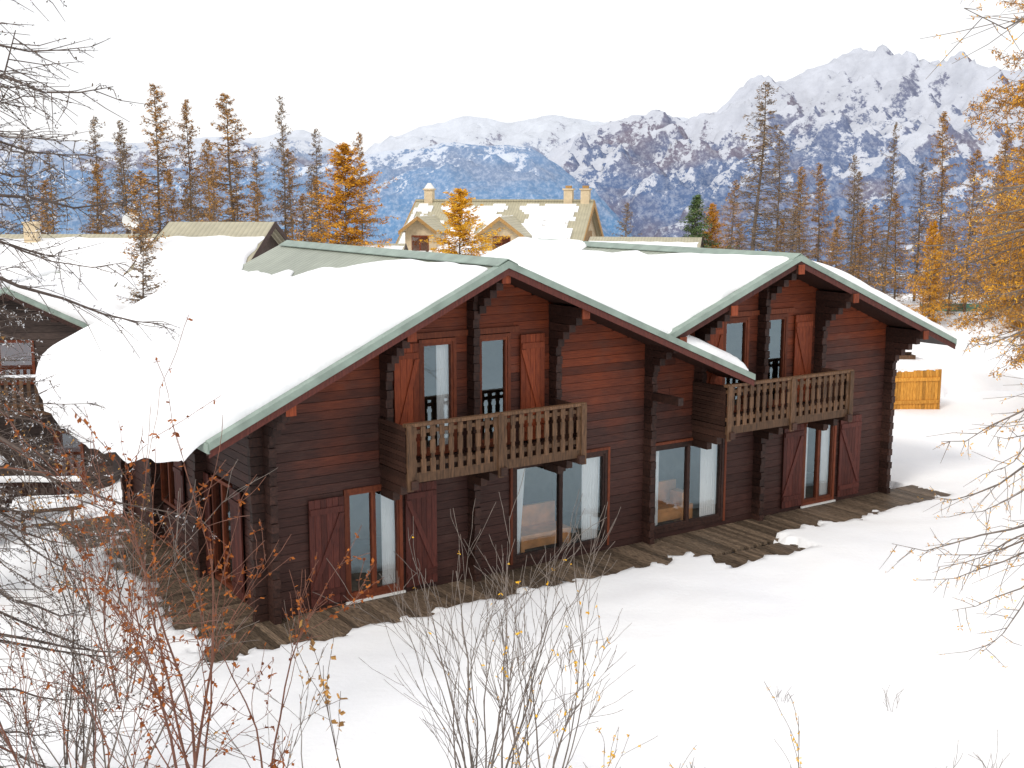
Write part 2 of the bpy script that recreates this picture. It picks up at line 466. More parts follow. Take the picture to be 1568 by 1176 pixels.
for A,Z,ta in ((A1,Z1,t0),(A2,Z2,-1.08)):
    rf.strip(A-.22,Z-.045,A,Z+.07,.02,ta,t1-.2,2); rf.strip(A,Z+.07,A+.22,Z-.035,.02,ta,t1-.2,2)
rf.build('roof',[M_METAL,M_DARK,M_FLASH,M_SHUTD],ch)
sn=MB()
def inn(a,b):  # snow has slid away from the ridge towards the back, and bulges over the eave
    return -1.15*sm(2.3,4.0,a)*sm(1.5,7.0,b)*(1+.35*noise.noise((b*1.4,3,3))) - .14*sm(2.5,4,a) - .42*sm(.5,-1.7,a)*max(0,math.sin(math.pi*min(1,max(0,(b+.9)/10.6))))**.6
def inn2(a,b): return -.3*sm(10.3,11.9,a)*sm(0,5,b)*(1+.7*noise.noise((b*1.1,8,3)))
snow_slab(sn,-1.72,A1-.12,t0+.17,t1+.2,r1,.40,1,eave=-1.375,n=34,inner=inn,thf=lambda a,b:(1-.74*sm(1.5,4.1,a))*(1+.3*sm(6,9,b)*sm(3,1,a)))
snow_slab(sn,A1+.35,VS+.3,t0+.17,t1,r1,.30,2,n=16,thf=lambda a,b:.25+.75*sm(4.6,6.5,a))
snow_slab(sn,VS+.02,10.72,t0+.14,0.,r1,.28,3,n=14)
snow_slab(sn,VS+.02,A2-.2,-.92,t1-.1,r2,.36,4,n=28,inner=inn2,thf=lambda a,b:1-.62*sm(9.8,11.9,a))
snow_slab(sn,A2+.25,17.98,-.92,t1-.1,r2,.30,5,eave=17.89,edir=1,n=24,thf=lambda a,b:.3+.7*sm(12.3,14,a))
snow_slab(sn,8.9,11.7,6.0,9.2,lambda s:r2(s)+.15,.42,8,r=1.2,n=12)
sn.build('roof_snow',[M_SNOW],ch,True)
dk=MB(); x=-1.5
while x<17.8:
    wd=R.uniform(.11,.14); dk.box(x,x+wd-.012,-1.55+R.uniform(-.05,.05),-.02,-.07+R.uniform(-.006,.006),R.uniform(-.004,.004)); x+=wd
y=-.01
while y<8.6:
    wd=.13; dk.box(-1.75,-.0,y,y+wd-.012,-.07,R.uniform(-.004,.004)); y+=wd
x=9.0
while x<11.4:
    dk.box(x,x+.12,-2.6,-1.62,-.12,-.04+R.uniform(-.01,.01)); x+=.13
dk.build('deck',[M_DECK],ch)
sw=MB()
for (a,b,z0,z1) in SOP:
    sw.box(-.03,.1,a,a+.07,z0,z1,0); sw.box(-.03,.1,b-.07,b,z0,z1,0); sw.box(-.03,.1,a+.07,b-.07,z1-.07,z1,0); sw.box(-.03,.1,a+.07,b-.07,z0,z0+.07,0)
    m=(a+b)/2; sw.box(-.02,.08,m-.04,m+.04,z0+.07,z1-.07,0)
    sw.face([(.03,a+.07,z0+.07),(.03,b-.07,z0+.07),(.03,b-.07,z1-.07),(.03,a+.07,z1-.07)],2)
    for (c,d) in ((a-.58,a-.03),(b+.03,b+.58)):
        for k in range(5): sw.box(-.08,-.05,c+k*.11,c+k*.11+.104,z0+.02,z1,1)
        sw.box(-.105,-.081,c+.02,d-.02,z0+.2,z0+.3,1); sw.box(-.105,-.081,c+.02,d-.02,z1-.3,z1-.2,1)
sw.build('side_windows',[M_FRAME,M_SHUTD,M_GLASS],ch)

# ------------------------------------------------------------------ neighbouring chalets
def chalet(name,loc,rz,half,depth,hw,slope,wallm,metalm,ov=.7,base=-3,th=.35,bal=True,inset_r=.15):
    e=empty(name,loc,rz); zr=hw+slope*(half)
    f=lambda s: zr-slope*abs(s)
    m=MB(); z=base
    while z<zr-.25:
        h=.2; x=min(half,(zr-(z+h)-.02)/slope)
        if x>.05:
            m.box(-x,x,0,.02,z+.008,z+h-.004,0); m.box(-x,x,.02,.14,z,z+h,0,.1); m.box(-x,x,depth-.12,depth,z,z+h,0)
        if z+h<hw: m.box(-half,-half+.1,.14,depth-.12,z+.005,z+h,0); m.box(half-.1,half,.14,depth-.12,z+.005,z+h,0)
        z+=h
    m.build('walls',[wallm],e)
    m=MB(); eo=half+ov
    for sg in (-1,1):
        a,b=(-eo,0) if sg<0 else (0,eo)
        m.strip(a,f(a),b,f(b),.14,-ov,depth+ov,0); m.strip(a,f(a)+.03,b,f(b)+.03,.14,-ov-.03,-ov-.002,1); m.strip(a,f(a)-.145,b,f(b)-.145,.12,-ov,-ov+.03,2)
    for s in (-half+.1,-half*.5,0,half*.5,half-.1): m.box(s-.09,s+.09,-ov+.05,0,f(s)-.36,f(s)-.15,2)
    m.build('roof',[metalm,M_FLASH,M_DARK],e)
    m=MB()
    snow_slab(m,-eo-.15,-inset_r,-ov+.12,depth+ov,f,th,R.random()*50,eave=-eo,n=12)
    snow_slab(m,inset_r,eo+.15,-ov+.12,depth+ov,f,th,R.random()*50,eave=eo,edir=1,n=12)
    m.build('roof_snow',[M_SNOW],e,True)
    m=MB()
    for (a,b,z0,z1) in ((-half*.7,-half*.4,.2,1.3),(half*.35,half*.68,-1,1.1),(-.5,.5,hw-1.6,hw-.3)):
        m.box(a,b,-.04,.0,z0,z1,0); m.face([(a+.08,-.045,z0+.08),(b-.08,-.045,z0+.08),(b-.08,-.045,z1-.08),(a+.08,-.045,z1-.08)],1)
    if bal:
        zb=hw-2.2
        m.box(-half,half,-1.1,-.01,zb-.12,zb,2); m.box(-half,half,-1.14,-1.04,zb+.9,zb+.97,2); m.box(-half,half,-1.1,-1.05,zb+.12,zb+.2,2)
        x=-half
        while x<half: m.box(x,x+.1,-1.13,-1.105,zb+.05,zb+.88,2); x+=.2
        m.box(-half,half,-1.15,-1.0,zb+.972,zb+1.03,3)
    m.build('windows_and_balcony',[M_FRAME,M_GLASS,M_RAIL,M_SNOW],e)
    return e
chalet('log_chalet',(-14.3,33.5,-.4),math.radians(9),2.5,6.2,4.1,.5,M_NEIGH,M_METAL,ov=.75,th=.3,base=-2.2)
def roofhouse(name,loc,rz,L,half,zr,slope,th=.35,beige=.5,chim=True,dish=False):
    e=empty(name,loc,rz); f=lambda y: zr-slope*abs(y)
    m=MB(); he=zr-slope*half
    m.box(-L/2+.5,L/2-.5,-half+.7,half-.7,-4,he+.1,0)
    m.poly8([(-L/2+.5,-half+.7,he+.1),(L/2-.5,-half+.7,he+.1),(L/2-.5,half-.7,he+.1),(-L/2+.5,half-.7,he+.1),(-L/2+.5,-.1,zr-.12),(L/2-.5,-.1,zr-.12),(L/2-.5,.1,zr-.12),(-L/2+.5,.1,zr-.12)],0)
    m.build('walls',[M_NEIGH],e)
    m=MB()
    for sg in (-1,1):
        y0,y1=(-half,0) if sg<0 else (0,half)
        m.poly8([(-L/2,y0,f(y0)-.14),(L/2,y0,f(y0)-.14),(L/2,y1,f(y1)-.14),(-L/2,y1,f(y1)-.14),(-L/2,y0,f(y0)),(L/2,y0,f(y0)),(L/2,y1,f(y1)),(-L/2,y1,f(y1))],0)
        for xx in (-L/2-.03,L/2+.002):
            m.poly8([(xx,y0,f(y0)-.24),(xx+.028,y0,f(y0)-.24),(xx+.028,y1,f(y1)-.24),(xx,y1,f(y1)-.24),(xx,y0,f(y0)+.02),(xx+.028,y0,f(y0)+.02),(xx+.028,y1,f(y1)+.02),(xx,y1,f(y1)+.02)],1)
    if chim:
        m.box(-L*.3,-L*.3+.5,-1.6,-1.1,f(-1.6)-.1,f(-1.6)+1.0,2); m.box(-L*.3-.05,-L*.3+.55,-1.65,-1.05,f(-1.6)+1.0,f(-1.6)+1.1,2)
    m.build('roof',[M_METALT,M_DARK,M_CREAM],e)
    m=MB(); tmp=MB()
    snow_slab(tmp,-half-.15,-beige,-L/2+.1,L/2-.1,lambda s:f(s),th,R.random()*40,eave=-half,n=14,wob=.12,thf=lambda a,b:.2+.8*sm(-beige,-beige-1.8,a))
    m.v=[(b,a,z) for a,b,z in tmp.v]; m.f=[tuple(reversed(q)) for q in tmp.f]; m.m=tmp.m; m.r=tmp.r
    m.build('roof_snow',[M_SNOW],e,True)
    if dish:
        m=MB(); c=Vector((L*.12,-.2,zr+.55)); n=14
        m.tube((c.x,c.y,zr-.1),(c.x,c.y,c.z),.03,.03,6)
        ring=[(c.x+.36*math.cos(2*math.pi*i/n),c.y-.12,c.z+.36*math.sin(2*math.pi*i/n)) for i in range(n)]
        for i in range(n): m.face([tuple(c),ring[i],ring[(i+1)%n]])
        m.build('satellite_dish',[M_WHITE],e)
    return e
roofhouse('snowy_chalet',(-17.2,50,-.0),math.radians(3),9.5,8,5.85,.34,beige=.5,dish=True)
roofhouse('snowy_chalet',(-11.9,48.5,0),math.radians(-3),4.4,6.5,6.4,.36,beige=1.5,chim=False,th=.25)
roofhouse('snowy_chalet',(-18.5,40.5,-1),math.radians(5),5.6,3,4.6,.4,beige=.3,chim=True)

# dormered guest house in the middle
dh=empty('dormer_guest_house',(-.6,84,0),math.radians(-14))
HL=6.5; f=lambda y: 7.0-.66*abs(y)
m=MB(); m.box(-HL+.4,HL-.4,-6.2,6.2,-4,2.7,0)
for xx in (-HL+.4,HL-.5): m.poly8([(xx,-6.2,2.7),(xx+.1,-6.2,2.7),(xx+.1,6.2,2.7),(xx,6.2,2.7),(xx,-.1,6.8),(xx+.1,-.1,6.8),(xx+.1,.1,6.8),(xx,.1,6.8)],0)
m.build('walls',[M_CREAM],dh)
m=MB()
for y0,y1 in ((-7,0),(0,7)):
    m.poly8([(-HL,y0,f(y0)-.2),(HL,y0,f(y0)-.2),(HL,y1,f(y1)-.2),(-HL,y1,f(y1)-.2),(-HL,y0,f(y0)),(HL,y0,f(y0)),(HL,y1,f(y1)),(-HL,y1,f(y1))],0)
    for xx in (-HL-.06,HL+.002):
        m.poly8([(xx,y0,f(y0)-.4),(xx+.058,y0,f(y0)-.4),(xx+.058,y1,f(y1)-.4),(xx,y1,f(y1)-.4),(xx,y0,f(y0)+.03),(xx+.058,y0,f(y0)+.03),(xx+.058,y1,f(y1)+.03),(xx,y1,f(y1)+.03)],1)
m.box(-HL,HL,-.15,.15,6.95,7.1,0)
for x in (-5.5,4.7,5.9):
    m.box(x-.3,x+.3,-.3,.3,6.6,7.75,2); m.box(x-.38,x+.38,-.38,.38,7.75,7.85,2)
    if x<0: m.tube((x,0,7.85),(x,0,8.25),.4,.12,10,3)
    else: m.box(x-.2,x+.2,-.2,.2,7.86,8.05,1)
m.box(HL-.39,HL-.33,-1.2,1.2,3.3,4.9,1); m.box(HL-.39,HL-.3,-4,4,2.9,3.1,1)
m.build('roof',[M_METALT,M_TAN,M_CREAM,M_WHITE],dh)
for cx,wd in ((-4.5,1.35),(1.2,1.75)):
    d=MB(); yf=-5.2; zt=6.0
    fz=lambda x: zt-.75*abs(x-cx)
    hb_=fz(cx+wd*.8)-.1
    d.box(cx-wd*.8,cx+wd*.8,yf,-2,1,hb_,0)
    d.poly8([(cx-wd*.8,yf,hb_),(cx+wd*.8,yf,hb_),(cx+wd*.8,-2,hb_),(cx-wd*.8,-2,hb_),(cx-.03,yf,zt-.15),(cx+.03,yf,zt-.15),(cx+.03,-2,zt-.15),(cx-.03,-2,zt-.15)],0)
    d.strip(cx-wd,fz(cx-wd),cx,zt,.13,yf-.6,-1.2,1); d.strip(cx,zt,cx+wd,fz(cx+wd),.13,yf-.6,-1.2,1)
    d.strip(cx-wd,fz(cx-wd)+.02,cx,zt+.02,.26,yf-.64,yf-.602,2); d.strip(cx,zt+.02,cx+wd,fz(cx+wd)+.02,.26,yf-.64,yf-.602,2)
    d.box(cx-.6,cx+.6,yf-.06,yf-.001,2.6,4.7,3)
    for q in (-.55,.05): d.face([(cx+q,yf-.065,2.7),(cx+q+.5,yf-.065,2.7),(cx+q+.5,yf-.065,4.6),(cx+q,yf-.065,4.6)],4)
    snow_slab(d,cx-wd*.9,cx-.1,yf-.3,-1.5,fz,.14,cx,r=.15,n=6,mi=5)
    d.build('dormer',[M_CREAM,M_METALT,M_TAN,M_FRAME,M_GLASS,M_SNOW],dh)
# patchy snow lying on the guest house roof
m=MB(); st=.22
nx_=int(12.6/st); ny_=int(6.4/st)
for i in range(nx_):
    for j in range(ny_):
        x=-6.3+i*st; y=-6.9+j*st
        d_=noise.fractal((x*.33,y*.45,4.2),.7,2.1,4)+ .28 - .35*sm(2.5,6.3,x) - .5*sm(-1.2,-.4,y)+(.12*((i//3)%2))
        if d_>0:
            h=.14; m.poly8([(x,y,f(y)+.01),(x+st,y,f(y)+.01),(x+st,y+st,f(y+st)+.01),(x,y+st,f(y+st)+.01),(x,y,f(y)+h),(x+st,y,f(y)+h),(x+st,y+st,f(y+st)+h),(x,y+st,f(y+st)+h)])
m.build('roof_snow',[M_SNOW],dh)
roofhouse('annex_house',(8.6,76,0),math.radians(-12),7.2,4,4.75,.3,beige=.9,chim=False,th=.15)
roofhouse('annex_house',(-8.6,72,0),math.radians(0),4.2,4,4.5,.3,beige=.4,chim=False,th=.2)

hb=empty('garden_hut',(-14.9,29.0,-1.5),math.radians(8))
m=MB(); zz=0
while zz<1.9: m.box(-1.3,1.3,-.9,.9,zz+.006,zz+.15,0); zz+=.155
m.box(.1,.75,-.94,-.9,.8,1.6,1); m.face([(.16,-.945,.86),(.69,-.945,.86),(.69,-.945,1.54),(.16,-.945,1.54)],2); m.box(.4,.45,-.96,-.945,.86,1.54,1)
m.box(-1.6,1.6,-1.3,1.2,1.9,2.0,3)
snow_slab(m,-1.65,1.65,-1.35,1.25,lambda s:2.0,.3,3,n=8,mi=4)
m.build('hut_body',[M_NEIGH,M_RAIL,M_GLASS,M_DARK,M_SNOW],hb)
m=MB()
m.box(0,4.2,-.05,.05,.1,.2,0); m.box(0,4.2,-.06,.06,.85,.95,0); x=0
while x<4.2: m.box(x,x+.1,-.02,.02,.2,.85,0); x+=.22
for x in (0,1.4,2.8,4.1): m.box(x-.06,x+.06,-.061,.061,-1,1.05,0)
snow_slab(m,-.1,4.3,-.1,.1,lambda s:.955,.14,4,r=.1,n=8,mi=1)
m.build('snowy_railing',[M_DARK,M_SNOW],None,False,(-16.3,31.5,-1.3),math.radians(4))
# snow-topped picnic table between the hut and the house
m=MB()
m.box(-.8,.8,-.35,.35,.70,.76,0)
for yy in (-.75,.62): m.box(-.8,.8,yy,yy+.16,.42,.46,0)
for xx in (-.6,.55): m.box(xx,xx+.06,-.7,.7,.36,.41,0); m.box(xx,xx+.06,-.3,-.2,0,.69,0); m.box(xx,xx+.06,.2,.3,0,.69,0)
snow_slab(m,-.82,.82,-.37,.37,lambda s:.76,.2,9,r=.2,n=8,mi=1)
m.build('picnic_table',[M_RAIL,M_SNOW],None,False,(-11.7,28.6,gz0(-11.7,28.6)),math.radians(20))
ws=empty('palisade_woodshed',(13.2,40.2,0),math.radians(8))
m=MB(); x=0
while x<1.75:
    h=1.45+R.uniform(-.04,.05); m.box(x,x+.105,0,.05,-.2,h,0); x+=.115
y=.06
while y<1.6: m.box(-.001,.05,y,y+.1,-.2,1.4,0); m.box(1.7,1.75,y,y+.1,-.2,1.4,0); y+=.115
m.box(.0,1.75,-.04,-.001,.3,.42,0); m.box(.0,1.75,-.04,-.001,1.1,1.22,0)
for k in range(4): m.box(.15+k*.16,1.3-k*.08,.3+k*.15,1.3,1.46+k*.16,1.6+k*.16,1)
snow_slab(m,-.1,1.85,.05,1.7,lambda s:1.46,.3,4,n=8,mi=2); snow_slab(m,.55,1.3,.5,1.4,lambda s:2.05,.3,4,r=.4,n=8,mi=2)
m.build('palisade',[M_ORW,M_RAIL,M_SNOW],ws)
sp_=MB()
snow_slab(sp_,0,5,0,2.6,lambda s:-.35,1.3,14,r=1.3,n=14,wob=.3)
sp_.build('snow_bank',[M_SNOW],None,True,(15.6,43,-.1),math.radians(20))
m=MB(); m.tube((0,0,-.3),(0,0,2.75),.05,.035,8,0)
for k in range(6):
    a0=-math.pi/2+math.pi*k/6;a1=-math.pi/2+math.pi*(k+1)/6
    m.tube((0,0,2.95+.24*math.sin(a0)),(0,0,2.95+.24*math.sin(a1)),max(.001,.24*math.cos(a0)),max(.001,.24*math.cos(a1)),12,1)
m.box(-.08,.08,-.08,.08,2.68,2.75,0)
m.build('street_lamp',[M_BARKG,M_WHITE],None,False,(24.6,70,0))
m=MB()
for k in range(8): m.tube((k*.95,0,-.3),(k*.95,0,.62),.035,.035,6,1)
m.box(0,6.65,-.005,.005,.05,.55,0); m.build('netting_fence',[M_GREENF,M_BARK],None,False,(26.2,75,.0))

# ------------------------------------------------------------------ mountains
def interp(pts,x):
    if x<=pts[0][0]: return pts[0][1]
    for (a,b),(c,d) in zip(pts,pts[1:]):
        if x<=c: return b+(d-b)*(x-a)/(c-a)
    return pts[-1][1]
def mountmat(name,z0,z1,forest_hazed,rock_hazed,snow,sc,bias=0.,brown=(.19,.16,.19)):  # blue distance haze painted into forest and rock; snow in a shadowed blue tone
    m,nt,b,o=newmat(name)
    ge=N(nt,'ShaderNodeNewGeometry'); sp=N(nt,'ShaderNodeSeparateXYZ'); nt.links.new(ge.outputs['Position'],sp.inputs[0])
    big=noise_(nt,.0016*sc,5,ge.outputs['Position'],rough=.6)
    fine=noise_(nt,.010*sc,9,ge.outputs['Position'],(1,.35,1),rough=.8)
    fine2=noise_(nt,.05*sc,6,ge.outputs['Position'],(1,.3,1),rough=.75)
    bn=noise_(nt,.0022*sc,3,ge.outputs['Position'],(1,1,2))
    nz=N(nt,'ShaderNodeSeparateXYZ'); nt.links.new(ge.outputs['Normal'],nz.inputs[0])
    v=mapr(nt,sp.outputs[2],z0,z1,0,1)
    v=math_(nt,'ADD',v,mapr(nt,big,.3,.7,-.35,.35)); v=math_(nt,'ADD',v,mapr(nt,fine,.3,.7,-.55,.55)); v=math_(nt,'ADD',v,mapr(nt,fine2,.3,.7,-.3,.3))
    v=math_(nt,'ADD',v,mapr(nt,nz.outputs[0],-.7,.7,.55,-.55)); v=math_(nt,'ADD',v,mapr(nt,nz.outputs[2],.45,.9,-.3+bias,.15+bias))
    rk=mixc(nt,mapr(nt,sp.outputs[2],z0-(z1-z0)*.2,z1),forest_hazed,rock_hazed)
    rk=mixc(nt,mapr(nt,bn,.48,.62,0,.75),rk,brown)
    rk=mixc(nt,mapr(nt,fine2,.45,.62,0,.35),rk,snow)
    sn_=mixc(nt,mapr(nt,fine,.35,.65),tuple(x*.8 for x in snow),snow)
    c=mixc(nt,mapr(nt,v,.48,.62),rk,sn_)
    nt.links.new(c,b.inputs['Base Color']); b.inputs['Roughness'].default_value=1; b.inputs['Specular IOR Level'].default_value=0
    return m
def mountain(name,pts,D,depth,zb,amp,sc,seed,mat,x0,x1,nx=300,ntt=110,shear=0,pw=.9,rag=6):
    P=[((px-784)/1794*D,7.6+(293-py)/1794*D) for px,py in pts]
    m=MB(); rows_=[]
    for j in range(ntt+1):
        t=(j/ntt)**1.3; row=[]
        for i in range(nx+1):
            X=x0+(x1-x0)*i/nx; Y=D-t*depth
            cz=interp(P,X+shear*t)
            z=zb+(cz-zb)*(1-t)**pw if t<1 else zb
            rn=noise.ridged_multi_fractal(((X+.4*Y)/sc,Y/sc*.6,seed),.9,2.1,6,1.0,2.0)-1.1
            fn=noise.fractal((X/sc*6,Y/sc*6,seed),.8,2.1,5)
            k=.10+min(1,t*5)*(1-t)
            z+=amp*rn*k+amp*.3*fn*(.3+.7*min(1,t*8)) + rag*noise.fractal((X/45,seed,t*9),.6,2.2,4)
            row.append((X,Y,z))
        rows_.append(row)
    rows_.insert(0,[(x,y+1500,zb) for x,y,z in rows_[0]])
    m.grid(rows_); m.build(name,[mat],None,True)
mm1=mountmat('mountain_right_hazed',-100,560,(.075,.145,.29),(.17,.175,.24),(.55,.575,.64),1,-.08)
mm2=mountmat('mountain_far_hazed',20,400,(.16,.28,.46),(.30,.33,.42),(.60,.635,.70),.8,-.02)
mm3=mountmat('mountain_forest_hazed',-60,440,(.11,.235,.41),(.22,.27,.4),(.58,.63,.72),1.4,-.12,(.2,.25,.36))
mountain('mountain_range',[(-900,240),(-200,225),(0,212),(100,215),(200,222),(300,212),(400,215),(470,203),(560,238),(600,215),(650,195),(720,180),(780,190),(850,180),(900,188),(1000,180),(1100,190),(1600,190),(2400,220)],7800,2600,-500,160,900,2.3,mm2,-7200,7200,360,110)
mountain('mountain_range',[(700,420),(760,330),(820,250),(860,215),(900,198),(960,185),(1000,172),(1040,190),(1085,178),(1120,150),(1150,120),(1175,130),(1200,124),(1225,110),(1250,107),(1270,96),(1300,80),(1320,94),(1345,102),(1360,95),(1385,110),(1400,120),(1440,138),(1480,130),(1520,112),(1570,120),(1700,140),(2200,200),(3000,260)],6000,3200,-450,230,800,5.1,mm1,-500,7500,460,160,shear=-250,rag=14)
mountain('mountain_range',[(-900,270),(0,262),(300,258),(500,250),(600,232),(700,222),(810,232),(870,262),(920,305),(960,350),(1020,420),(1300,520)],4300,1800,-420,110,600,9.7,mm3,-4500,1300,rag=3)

# ------------------------------------------------------------------ trees
def conifer(seed,H,Rr,nb,ntw,nq,qs,droop,start,tw_r=.012,br_r=.03,knob=False,pw=.75,trunk_r=None,up=0.):
    rr=random.Random(seed); m=MB(); tr=trunk_r or H*.010
    pts=[]; lean=(rr.uniform(-.3,.3),rr.uniform(-.3,.3))
    for k in range(11):
        f_=k/10; pts.append(Vector((lean[0]*f_+.08*math.sin(f_*7+seed),lean[1]*f_+.08*math.cos(f_*6+seed),H*f_-.3*(k==0))))
    for k in range(10): m.tube(pts[k],pts[k+1],tr*(1-k/10.5),tr*(1-(k+1)/10.5),7,0)
    def tp(h):
        a=min(9.999,h*10); k=int(a); return pts[k].lerp(pts[k+1],a-k)
    for i in range(nb):
        h=start+(1-start)*((i+rr.random())/nb)
        if h>.995: continue
        az=rr.uniform(0,2*math.pi)
        lump=1+.45*noise.noise((h*9,math.cos(az)*1.5+seed,math.sin(az)*1.5))*2
        L=Rr*(1-h)**pw*rr.uniform(.35,1.1)*lump*min(1,.55+(h-start)*4)+.10
        if rr.random()<.07: L*=1.35
        e=(-.12-.25*droop)*(1-h)+.5*h+rr.uniform(-.2,.2)+up
        o=tp(h); dx=Vector((math.cos(az),math.sin(az),0)); side=Vector((-dx.y,dx.x,0)); bend=rr.uniform(-.25,.25)
        P=[]; ns=6
        for k in range(ns+1):
            f_=k/ns; P.append(o+dx*L*f_+side*bend*L*f_*f_+Vector((0,0,L*(e*f_-droop*.35*f_*f_+.25*droop*f_**4)))+Vector((rr.uniform(-1,1),rr.uniform(-1,1),rr.uniform(-1,1)))*L*.02)
        b0=br_r*(.5+L/Rr*.6)
        for k in range(ns): m.tube(P[k],P[k+1],b0*(1-k/ns*.85),b0*(1-(k+1)/ns*.85),4 if br_r>.02 else 3,0)
        nt_=max(2,int(ntw*(.4+L/Rr*.7)))
        for j in range(nt_):
            f_=.12+.88*(j+rr.random())/nt_; a=min(ns-.001,f_*ns); k=int(a); p=P[k].lerp(P[k+1],a-k)
            tl=(L*.3*(1.15-f_*.7)+.1)*rr.uniform(.5,1.25); sg=rr.choice((-1,1))
            d=(dx*rr.uniform(.2,.9)+side*sg*rr.uniform(.4,1)+Vector((0,0,rr.uniform(-.9,.35)*droop+.05))).normalized()
            q1=p+d*tl*.5+Vector((0,0,-.04*tl)); q2=q1+(d+Vector((rr.uniform(-.3,.3),rr.uniform(-.3,.3),rr.uniform(-.5,.2)))).normalized()*tl*.55
            m.tube(p,q1,tw_r,tw_r*.75,3,0); m.tube(q1,q2,tw_r*.75,tw_r*.4,3,0)
            for c in range(nq):
                g_=rr.random(); pp=p.lerp(q1,g_*2) if g_<.5 else q1.lerp(q2,g_*2-1)
                pp=pp+Vector((rr.gauss(0,1),rr.gauss(0,1),rr.gauss(0,1)))*qs*(.35 if not knob else .2)
                s_=qs*rr.uniform(.5,1.3)
                if knob:
                    for _ in range(3):
                        v1=Vector((rr.gauss(0,1),rr.gauss(0,1),rr.gauss(0,1))).normalized(); v2=Vector((rr.gauss(0,1),rr.gauss(0,1),rr.gauss(0,1))).normalized()
                        m.face([pp,pp+v1*s_,pp+v1*s_*.8+v2*s_*.35],1 if (knob!=2 or rr.random()<.6) else 2,rr.random())
                else:
                    v1=Vector((rr.gauss(0,1),rr.gauss(0,1),rr.gauss(0,.6))).normalized()*s_; v2=Vector((rr.gauss(0,1),rr.gauss(0,1),rr.gauss(0,1))).normalized()*s_*.45
                    m.face([pp-v1*.5,pp+v2*.5,pp+v1*.5,pp-v2*.4],1,rr.random())
    return m
VAR={}
def var(kind,i):
    key=(kind,i)
    if key in VAR: return VAR[key]
    sd=sum(map(ord,kind))+i*13
    mat={'brown':L_BROWN,'rust':L_RUST,'orange':L_ORANGE,'yellow':L_YELLOW,'green':L_GREEN}[kind]
    if kind=='brown': m=conifer(sd,15,3.2,170,11,4,.17,.75,.1,.016,.032,up=.05)
    elif kind=='rust': m=conifer(sd,15,3.5,180,12,6,.18,.7,.06,.015,.032,up=.05)
    elif kind=='green': m=conifer(sd,15,5.0,200,13,9,.3,.9,.03,.016,.04,pw=.9)
    else: m=conifer(sd,15,4.8,230,14,12,.24,.6,.03,.014,.035,pw=.65,up=.15)
    VAR[key]=m.mesh(kind+'_larch_mesh',[M_BARKF,mat]); return VAR[key]
def tree(kind,i,x,y,ztop,wid=1.0,name='larch_tree'):
    b=gz0(x,y)-.2; H=ztop-b; s=H/15
    ob=bpy.data.objects.new(name,var(kind,i)); scene.collection.objects.link(ob)
    ob.location=(x,y,b); ob.scale=(s*wid,s*wid,s); ob.rotation_euler=(0,0,R.uniform(0,6.28))
T=[('brown',0,-26.5,75,12.3,1),('brown',1,-26,80,12.4,.9),('rust',2,-23.7,80,14.7,1),('rust',0,-22.3,82,13.8,.8),('rust',1,-17.7,70,9.6,.8),
('rust',1,-18.1,78,13.9,1.25),('brown',0,-18.2,85,10.5,1),('brown',2,-15.7,82,14.1,.65),('brown',0,-13.5,84,12,.8),('rust',1,-11.2,88,11.9,.7),
('rust',0,-17.6,95,11,1),('brown',2,-27,70,10,1.1),('brown',0,-30.3,75,11.5,1),('rust',1,-32,72,11,1),('rust',1,-24.8,72,9.3,1),('brown',0,-20.5,88,10,1),('rust',0,-21.6,75,9,.9),
('brown',1,-15.2,90,9.6,1),('brown',0,-28.6,88,11.8,1),('brown',2,-36,80,12,1),('rust',1,-23.2,90,11.5,1),('rust',0,-15.9,74,8.2,.9),('rust',0,-12.9,78,8.6,.9),('brown',1,-19.6,72,8.6,1),('rust',2,-26,66,8.3,1.1),('rust',0,-14.2,80,7.5,1.1),
('orange',0,-9.9,72,10.4,1.25),('rust',0,-14.3,45,8.4,1.0),('brown',2,-11.6,37,6.4,1.2),
('yellow',1,-2.75,62,7.7,1.35),('brown',1,11.4,120,6.6,1),('orange',1,13.5,80,6.8,.8),
('brown',0,15.3,75,14.4,1.3),('brown',1,19.2,85,12,1),('rust',1,20.8,80,9.5,1),('brown',2,24.7,85,9.1,1),('brown',0,28,88,12.7,.7),
('brown',1,28.2,82,9.6,1),('rust',2,29,80,12.9,.9),('rust',0,29,75,10.2,1),('rust',1,28.7,70,11.2,1),('rust',0,31.2,72,12.1,1),
('rust',1,19.4,70,6.2,1.2),('brown',0,17.5,74,6.5,1.2),('rust',0,22.8,75,6.8,1.2),('orange',1,23.6,66,6.0,.8),('rust',1,25.5,78,7.5,1.1),
('rust',1,22,90,9.5,1),('brown',1,26.6,92,10.5,1),('rust',0,33,80,10,1.1),('rust',1,17,92,8.5,1.1),('brown',2,24,100,9,1.1),('rust',0,27.3,73,5.5,1.3),('rust',1,20.6,76,5.2,1.3),
('rust',0,24.2,82,6.5,1.3),('rust',0,26.5,60,8.8,.9),('orange',1,29.3,66,10.5,1),('rust',1,18.2,80,5.8,1.3),('rust',0,16.3,84,5.4,1.3),('brown',0,22.2,70,4.8,1.4),('rust',1,24.9,69,5.2,1.3)]
for k,i,x,y,zt,wd in T: tree(k,i,x,y,zt,wd)
tree('green',0,12.1,78,7.4,1.25,'spruce_tree')

